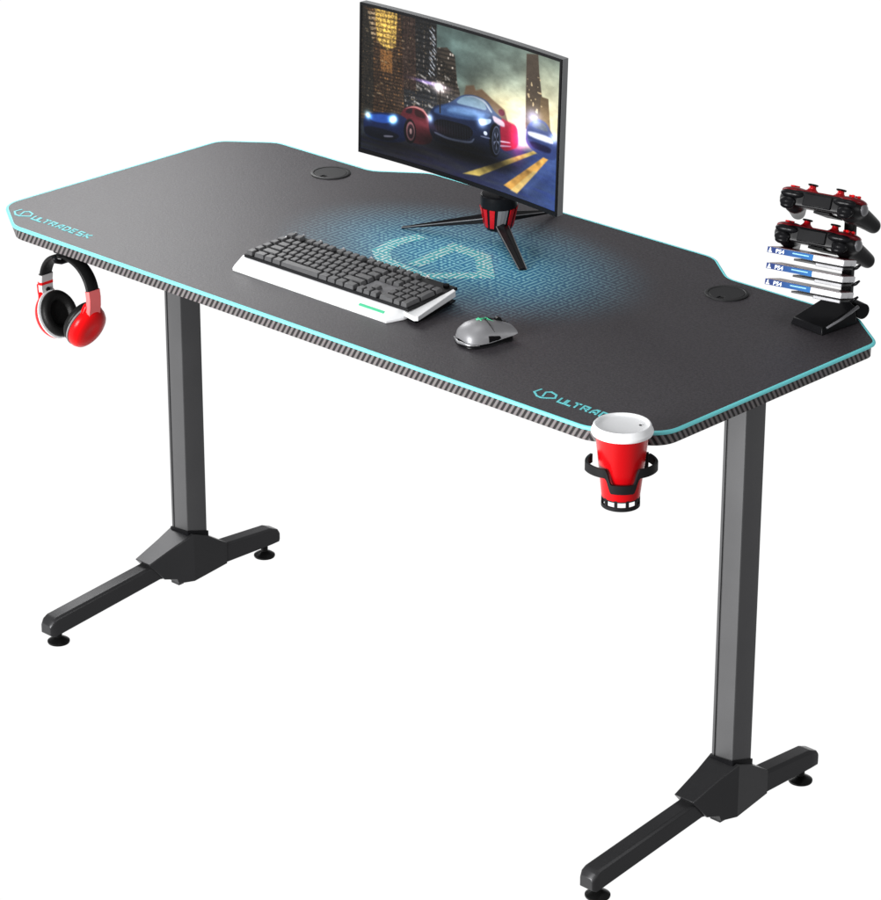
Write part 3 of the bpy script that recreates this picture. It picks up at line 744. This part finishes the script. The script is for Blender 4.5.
obj('side_grip', loft([[(.0325-.002*k, y, .004), (.0345-.003*k, y, .010), (.0325-.002*k, y, .019-.004*k), (.026, y, .012)] for k, y in enumerate((-.015, .01, .03, .047))]), M['black'], ms, bevel=.0005)
bm = bmesh.new(); add_tube(bm, [(-.0035, .030, .027), (.0035, .030, .027)], .0085, 20); obj('scroll_wheel', bm, M['rubber'], ms, autos=40)
bm = bmesh.new(); add_box(bm, (0, .012, .0348), (.006, .008, .002), (R(-14), 0, 0)); obj('dpi_button', bm, M['black'], ms, bevel=.0006)
bm = bmesh.new()
def strip(bm, a, b, r0, r1): add_tube(bm, [a, b], [r0, r1], 6)
for a, b in (((-.002, -.020, .0372), (-.001, .004, .0360)), ((-.002, .002, .0362), (-.014, .018, .0295)), ((.002, .002, .0362), (.014, .026, .0265)), ((-.007, -.012, .0366), (.006, -.014, .0368))):
    strip(bm, a, b, .0018, .0012)
obj('light_mark', bm, M['green'], ms, smooth=True)

# ------------------------------------------------------------------ headphones and hook
hk = thing('headphone_hook', 'small black hook screwed under the desk edge, holding the red headphones', 'hook', (-.505, .022, ZB))
bm = bmesh.new(); add_box(bm, (0, .01, -.002), (.03, .05, .004)); obj('plate', bm, M['black'], hk, bevel=.001)
bm = bmesh.new(); add_tube(bm, [(0, .03, -.004), (0, .03, -.012), (0, .022, -.0165), (0, -.012, -.0165), (0, -.024, -.012), (0, -.026, -.004)], .0042, 12); obj('hook_arm', bm, M['black'], hk, smooth=True)
hp = thing('headphones', 'red and black over-ear headphones hanging below the left front edge of the desk', 'headphones', (-.503, .022, .5725))
top = ZB-.0095-.5725
arc = []
for i in range(33):
    a = math.pi*i/32
    arc.append((.0585*math.cos(a), top-.060+.060*math.sin(a)**.85))
ends = [(.0575, top-.073), (.0545, top-.084)]
path = [(e[0], e[1]) for e in ends[::-1]]+arc+[(-e[0], e[1]) for e in ends]
o = obj('headband', strap(bmesh.new(), path, [.020]*2+[.024]*33+[.020]*2, .0065), M['leather'], hp, smooth=True)
for sx in (1, -1):
    pth = [(sx*.0570, top-.043), (sx*.0588, top-.055), (sx*.0584, top-.068), (sx*.0560, top-.082), (sx*.0520, top-.096)]
    if sx < 0: pth = pth[::-1]
    sl = obj('slider', strap(bmesh.new(), pth, [.0265]*5, .0095), M['redsoft'] if sx > 0 else M['lightgrey'], hp, autos=35)
    cen = Vector((sx*.0390, 0, .0440)); tilt = R(24)*sx
    mt = Matrix.Translation(cen) @ Matrix.Rotation(tilt, 4, 'Y') @ Matrix.Rotation(R(90)*sx, 4, 'Y') @ Matrix.Diagonal((1.12, 1.0, 1, 1))
    cup = obj('ear_cup', lathe([(.006, .0136), (.012, .0142), (.020, .0136), (.0265, .0120), (.0320, .0085), (.0345, .003), (.0345, -.002), (.031, -.004)], 44, mt), M['redgloss'], hp, autos=50)
    obj('trim_ring', lathe([(.031, -.0035), (.0355, -.0037), (.0355, -.0065), (.031, -.0067)], 44, mt, cap=True), M['silver'] if sx > 0 else M['white'], cup, autos=30)
    obj('cushion', lathe([(.031, -.0068), (.0338, -.010), (.0342, -.014), (.0315, -.0190), (.026, -.0203), (.0205, -.018), (.018, -.012), (.001, -.0115)], 44, mt), M['leather'], cup, autos=60)
    yk = []
    # yoke joining slider to cup
    mt2 = Matrix.Translation((sx*(.0510 if sx > 0 else .0550), 0, .0440+(.034 if sx > 0 else .027))) @ Matrix.Rotation(tilt*.75, 4, 'Y')
    bm = bmesh.new(); add_box(bm, (0, 0, 0), (.009, .028, .022))
    for v in bm.verts:
        if v.co.z < 0: v.co.y *= 1.5
    bmesh.ops.transform(bm, matrix=mt2, verts=bm.verts)
    obj('yoke', bm, M['redgloss'], cup, bevel=.003, segs=3)
    if sx < 0:
        m3 = Matrix.Translation((-.0532, 0, top-.0690)) @ Matrix.Rotation(R(108), 4, 'Y')
        obj('hinge_dot', lathe([(.0040, -.001), (.0040, .0014), (.003, .002)], 20, m3), M['black'], sl)
        obj('slider_stripe', strap(bmesh.new(), [(-.0588, top-.060), (-.0586, top-.0555)], [.0272]*2, .0104), M['redgloss'], sl)
        obj('slider_shell', strap(bmesh.new(), [(-.0550, top-.096), (-.0600, top-.084), (-.0625, top-.072), (-.0635, top-.060)], [.0272]*4, .003), M['redgloss'], sl)

# ------------------------------------------------------------------ cup and holder
cx, cy = .6840, -.0150
cup = thing('paper_cup', 'red paper cup with white plastic lid in the black holder at the corner', 'cup', (cx, cy, .6845))
cup.scale = (1, 1, .963)
obj('cup_body', lathe([(.0235, .002), (.0255, .0), (.0262, .0), (.0368, .098), (.0376, .099), (.0376, .101), (.036, .1015)], 56), M['redcup'], cup, autos=50)
obj('lid', lathe([(.0385, .0940), (.0412, .0945), (.0425, .0975), (.0418, .1005), (.0402, .1020), (.0395, .1065), (.0378, .1085), (.0362, .1083), (.0352, .1050), (.0335, .1043), (.001, .1055)], 56), M['white'], cup, autos=55)
bm = bmesh.new(); add_tube(bm, [(.017, .017, .1049), (.017, .017, .1058)], .0018, 12); obj('sip_hole', bm, M['grommet'], cup)
ch = thing('cup_holder', 'black plastic cup holder fixed under the right front corner of the desk', 'cup holder', (cx, cy, .655))
fa = math.atan2(-.725, .69)
def ringband(fr_, r, zc, hh, th, a0, a1, n=96):
    bm = bmesh.new(); rings = []
    for i in range(n+1):
        a = a0+(a1-a0)*i/n; rr = r(a); z = zc(a); c_, s_ = math.cos(fr_+a), math.sin(fr_+a)
        rings.append([bm.verts.new((q*c_, q*s_, z+k)) for q, k in ((rr, -hh/2), (rr+th, -hh/2), (rr+th, hh/2), (rr, hh/2))])
    for A, B in zip(rings, rings[1:]):
        for j in range(4): bm.faces.new((A[j], A[(j+1) % 4], B[(j+1) % 4], B[j]))
    bm.faces.new(rings[0][::-1]); bm.faces.new(rings[-1])
    return bm
def drop(a):
    t_ = (abs(a)-R(24))/R(16); t_ = max(0, min(1, t_)); t_ = t_*t_*(3-2*t_)
    return .0510+(t_)*.0210-.000*abs(a)
def rr_(a):
    t_ = max(0, min(1, (abs(a)-R(35))/R(55))); return .0335+.0125*t_
obj('ring', ringband(fa, rr_, drop, .0125, .0035, R(-125), R(125)), M['black_matte'], ch, autos=35)
obj('saddle', ringband(fa, lambda a: .0235, lambda a: .0175, .0050, .0030, R(-180), R(179.9)), M['black_matte'], ch, autos=35)
bm = bmesh.new()
for k in range(10):
    a = fa+R(18)+k*R(36); add_box(bm, (.0250*math.cos(a), .0250*math.sin(a), .0250), (.0026, .0040, .0110), (0, 0, a))
obj('saddle_post', bm, M['black_matte'], ch)
obj('inner_ledge', ringband(fa, lambda a: .0215, lambda a: .0285, .0016, .0045, R(-180), R(179.9)), M['black_matte'], ch)
ba = math.atan2(.841, -.541)    # towards the desk
bm = bmesh.new()
for sgn in (-1, 1):
    a = ba+sgn*R(22)
    add_tube(bm, [(.026*math.cos(a), .026*math.sin(a), .0185), (.043*math.cos(a), .043*math.sin(a), .038), (.047*math.cos(a), .047*math.sin(a), .0745)], .0045, 8)
add_box(bm, (.062*math.cos(ba), .062*math.sin(ba), .0755), (.05, .042, .0035), (0, 0, ba))
add_box(bm, (.046*math.cos(ba), .046*math.sin(ba), .060), (.004, .062, .030), (0, 0, ba))
obj('mounting_arm', bm, M['black_matte'], ch, bevel=.001)

# ------------------------------------------------------------------ display tower, game cases, controllers
tw = thing('controller_stand', 'black tower stand at the right rear corner holding game cases and two gamepads', 'stand', (.596, .545, H))
def at_tw(o): o.location = (-.596, -.545, -H); return o
bx = [(.563, .506), (.628, .498), (.634, .574), (.575, .598)]
bm = bmesh.new()
lo = [bm.verts.new((x, y, H+.0004)) for x, y in bx]; zt = [.011, .012, .027, .034]
hi = [bm.verts.new((x+(.003 if i in (0, 3) else -.003), y+(.003 if i < 2 else -.002), H+zt[i])) for i, (x, y) in enumerate(bx)]
bm.faces.new(lo[::-1]); bm.faces.new((hi[0], hi[1], hi[2])); bm.faces.new((hi[0], hi[2], hi[3]))
for i in range(4): bm.faces.new((lo[i], lo[(i+1) % 4], hi[(i+1) % 4], hi[i]))
at_tw(obj('base', bm, M['black'], tw, bevel=.0012))
bm = bmesh.new(); add_tube(bm, [(.633, .502, H+.013), (.6345, .535, H+.018), (.636, .572, H+.028)], [.0016, .0022, .0026], 8); at_tw(obj('base_trim', bm, M['greyplate'], tw, smooth=True))
bm = bmesh.new(); add_tube(bm, [(.585, .607, H+.012), (.628, .596, H+.012)], .0120, 20); at_tw(obj('hinge', bm, M['black'], tw, autos=40))
CXX, CYY = .609, .588
at_tw(obj('column', box((CXX-.006, CYY, H+.095), (.016, .012, .165), (0, 0, R(12.6))), M['black_matte'], tw, bevel=.0015))
YAW = R(12.6); PIT = R(-17)
def frame(x, y, z, pit=PIT): return Matrix.Translation((x, y, z)) @ Matrix.Rotation(YAW, 4, 'Z') @ Matrix.Rotation(pit, 4, 'X')
CZ = .8735
case_pos = [(.6535, .507, CZ), (.6528, .507, CZ-.0251), (.6515, .507, CZ-.0502)]
cl_lab = ['topmost of the three blue and white game cases, just below the lower gamepad', 'middle of the three blue and white game cases in the tower stand', 'lowest of the three blue and white game cases, nearest the stand base']
tm = text_mesh('PS4', .0082, .0002, .0002)
first = None
for i, (x, y, z) in enumerate(case_pos):
    if first is None:
        g = thing('game_case', cl_lab[0], 'game case', group='game cases held in the tower stand')
        obj('case_body', box((-.0605, .024, 0), (.121, .048, .0086)), M['case_white'], g, bevel=.0010)
        obj('spine_label', box((-.0850, -.0004, 0), (.0725, .0009, .0084)), M['case_blue'], g)
        obj('cover_art', box((-.0605, .0245, .0046), (.116, .043, .0006)), M['cover_art'], g)
        tmc = tm; t_ = link('lettering', tmc, M['lettering'], g); t_.location = (-.1080, -.0010, -.0030); t_.rotation_euler = (R(90), 0, 0)
        t_.scale = (1.15, 1, 1)
        bm = bmesh.new(); add_tube(bm, [(-.1165, -.0011, -.0015), (-.1165, -.0011, .0035)], [.0022, .0010], 8); add_box(bm, (-.1165, -.0011, -.0026), (.0058, .0006, .0016)); obj('printed_mark', bm, M['lettering'], g)
        bm = bmesh.new(); add_box(bm, (-.068, -.0012, .0008), (.026, .0004, .0016)); obj('printed_line', bm, mat('pale_blue_print', (.25, .6, .85, 1), .5, noise=.02), g)
        first = g
    else:
        g = copy_tree(first)
    g['label'] = cl_lab[i]
    g.matrix_world = frame(x, y, z)
    # shelf arm under each case
    F = frame(x, y, z)
    bm = bmesh.new(); add_box(bm, (-.040, .030, -.0080), (.078, .056, .0030))
    bmesh.ops.transform(bm, matrix=F, verts=bm.verts); sh = at_tw(obj('shelf', bm, M['black'], tw, bevel=.0005))
    bm = bmesh.new(); add_box(bm, (-.0215, .0008, -.0088), (.043, .003, .0046)); bmesh.ops.transform(bm, matrix=F, verts=bm.verts)
    obj('shelf_lip', bm, M['greyplate'], sh, bevel=.0005)
    bm = bmesh.new(); add_tube(bm, [(.004, .030, -.008), (.010, .028, -.004), (.015, .028, .001)], [.002, .0028, .0016], 8); bmesh.ops.transform(bm, matrix=F, verts=bm.verts)
    obj('shelf_hook', bm, M['black'], sh, smooth=True)

def sphere(bm, c, s, rot=None, n=20):
    mt = Matrix.Translation(c)
    if rot: mt = mt @ Euler(rot).to_matrix().to_4x4()
    bmesh.ops.create_uvsphere(bm, u_segments=n, v_segments=n//2+2, radius=1, matrix=mt @ Matrix.Diagonal((s[0], s[1], s[2], 1)))
def make_pad(label):
    g = thing('gamepad', label, 'gamepad', group='gamepads resting on the tower stand')
    bm = bmesh.new()
    add_box(bm, (-.001, .022, -.005), (.100, .046, .024))
    sphere(bm, (-.051, .024, -.006), (.027, .029, .0165)); sphere(bm, (.051, .024, -.006), (.027, .029, .0165))
    for sx in (-1, 1):
        for i in range(18):
            t_ = i/17; r_ = .0225*(1-t_)+.0145*t_
            sphere(bm, (sx*(.052+.018*t_), .030+.062*t_, -.009-.011*t_**1.3), (r_*.92, r_*1.0, r_*.82), n=14)
    blob('shell', bm, M['black_pad'], g, .0018, 8)
    # red face plate following the top
    bm = bmesh.new()
    add_box(bm, (0, .024, .0070), (.100, .040, .004))
    sphere(bm, (-.051, .025, .0050), (.0262, .028, .0072)); sphere(bm, (.051, .025, .0050), (.0262, .028, .0076))
    blob('face_plate', bm, M['redplate'], g, .0016, 4)
    for sx, y in ((-1, .020), (1, .020)):
        # shoulder bumper and trigger facing the viewer
        bm = bmesh.new(); sphere(bm, (sx*.053, .000, .0000), (.0170, .008, .0062)); sphere(bm, (sx*.043, -.001, .0000), (.0160, .007, .0060)); blob('bumper', bm, M['black'], g, .0012, 3)
        bm = bmesh.new(); sphere(bm, (sx*.053, -.001, -.012), (.0150, .0100, .0090)); sphere(bm, (sx*.052, -.004, -.018), (.0125, .0075, .0055)); blob('trigger', bm, M['black'], g, .0012, 3)
    bm = bmesh.new(); add_box(bm, (0, -.001, -.005), (.052, .006, .019)); obj('light_window', bm, M['black'], g, bevel=.0015)
    for sx in (-1, 1):
        st = obj('thumbstick', lathe([(.0130, .0080), (.0120, .0100), (.0085, .0120), (.0062, .0145), (.0056, .0180)], 28, Matrix.Translation((sx*.0260, .028, 0))), M['redmetal'], g, autos=50)
        obj('stick_cap', lathe([(.002, .0177), (.0075, .0179), (.0090, .0190), (.0088, .0206), (.0070, .0210), (.001, .0198)], 28, Matrix.Translation((sx*.0260, .028, 0))), M['black'], st, autos=40)
    bm = bmesh.new(); add_box(bm, (-.055, .022, .0125), (.016, .005, .003)); add_box(bm, (-.055, .022, .0124), (.005, .016, .003)); obj('direction_pad', bm, M['redgloss'], g, bevel=.0008)
    for a, b in ((.055, .030), (.055, .014), (.047, .022), (.063, .022)):
        obj('button', lathe([(.0030, .0105), (.0030, .0142), (.0022, .0150)], 14, Matrix.Translation((a, b, 0))), M['redgloss'], g, autos=40)
    bm = bmesh.new(); sphere(bm, (.0745, .0260, -.004), (.0050, .015, .009)); obj('grip_inlay', bm, M['greyplate'], g, smooth=True)
    return g
M['black_pad'] = mat('satin_black_shell', (.008, .008, .009, 1), .36, 0, .22, noise=.1, nscale=30)
p1 = make_pad('upper of two black gamepads with red face plates, topmost on the stand')
p2 = copy_tree(p1); p2['label'] = 'lower black gamepad with red face plate, between upper gamepad and game cases'
PZ = .9535
PADF = [(.590, .524, PZ), (.583, .524, PZ-.0555)]
for g, (x, y, z) in zip((p1, p2), PADF):
    F = frame(x, y, z, R(-24)); g.matrix_world = F @ Matrix.Diagonal((.86, .86, .98, 1))
    bm = bmesh.new(); add_box(bm, (.002, .045, -.0190), (.026, .055, .004)); bmesh.ops.transform(bm, matrix=F, verts=bm.verts)
    at_tw(obj('cradle', bm, M['black_matte'], tw, bevel=.001))

# ------------------------------------------------------------------ camera, lights, world
def cam_axes(az, el, roll):
    fw = Vector((-math.sin(az)*math.cos(el), math.cos(az)*math.cos(el), -math.sin(el)))
    r = Vector((math.cos(az), math.sin(az), 0)); u = r.cross(fw)
    return r*math.cos(roll)+u*math.sin(roll), -r*math.sin(roll)+u*math.cos(roll), -fw
cd = bpy.data.cameras.new('camera'); cam = bpy.data.objects.new('camera', cd); COL.objects.link(cam)
rx, ux, bx_ = cam_axes(.7598, .3999, .0015)
mw = Matrix(((rx.x, ux.x, bx_.x, 3.28317), (rx.y, ux.y, bx_.y, -3.10447), (rx.z, ux.z, bx_.z, 2.45286), (0, 0, 0, 1)))
# exact angles (fitted to the photograph)
cam.matrix_world = mw
cd.sensor_fit = 'VERTICAL'; cd.sensor_height = 24; cd.lens = 24*3255.67/900
cd.clip_start = .1; cd.clip_end = 100
S.camera = cam

def area(name, loc, target, size, energy, col=(1, 1, 1), sy=None):
    l = bpy.data.lights.new(name, 'AREA'); l.energy = energy; l.color = col; l.size = size
    if sy: l.shape = 'RECTANGLE'; l.size_y = sy
    o = bpy.data.objects.new(name, l); COL.objects.link(o); o.location = loc
    o.rotation_euler = (Vector(target)-Vector(loc)).to_track_quat('-Z', 'Y').to_euler()
    return o
area('softbox_key', (-1.45, .75, 1.65), (-.6, .3, H), .9, 19, sy=1.2)
area('softbox_front', (.2, -3.3, 1.25), (.1, .3, .62), 1.5, 215)
area('right_fill', (2.6, .9, 1.35), (.6, .3, .75), .8, 8)  # added unseen fill, brightens the right edge band and rim
area('softbox_top', (.4, .2, 3.2), (.2, .3, .6), 1.2, 12)

w = bpy.data.worlds.new('World'); S.world = w; w.use_nodes = True
nt = w.node_tree; bg = nt.nodes['Background']
tc = nt.nodes.new('ShaderNodeTexCoord'); sp = nt.nodes.new('ShaderNodeSeparateXYZ'); cr = nt.nodes.new('ShaderNodeValToRGB')
mr = nt.nodes.new('ShaderNodeMapRange'); mr.inputs[1].default_value = -.12; mr.inputs[2].default_value = .12
nt.links.new(tc.outputs['Generated'], sp.inputs[0]); nt.links.new(sp.outputs[2], mr.inputs[0]); nt.links.new(mr.outputs[0], cr.inputs[0])
cr.color_ramp.elements[0].color = (1, 1, 1, 1); cr.color_ramp.elements[1].color = (.22, .22, .225, 1)
# world white to the left, darkened out of view rightwards to dim right-hand faces
mr2 = nt.nodes.new('ShaderNodeMapRange'); mr2.interpolation_type = 'SMOOTHSTEP'; mr2.inputs[1].default_value = -.30; mr2.inputs[2].default_value = .30
nt.links.new(sp.outputs[0], mr2.inputs[0])
mx = nt.nodes.new('ShaderNodeMix'); mx.data_type = 'RGBA'; mx.inputs[7].default_value = (.26, .26, .265, 1)
nt.links.new(mr2.outputs[0], mx.inputs[0]); nt.links.new(cr.outputs[0], mx.inputs[6]); nt.links.new(mx.outputs[2], bg.inputs['Color']); bg.inputs['Strength'].default_value = 1.02

S.render.engine = 'CYCLES'
S.render.resolution_x = 1002; S.render.resolution_y = 1024
S.view_settings.view_transform = 'Standard'; S.view_settings.look = 'None'; S.view_settings.gamma = 1; S.view_settings.exposure = 0
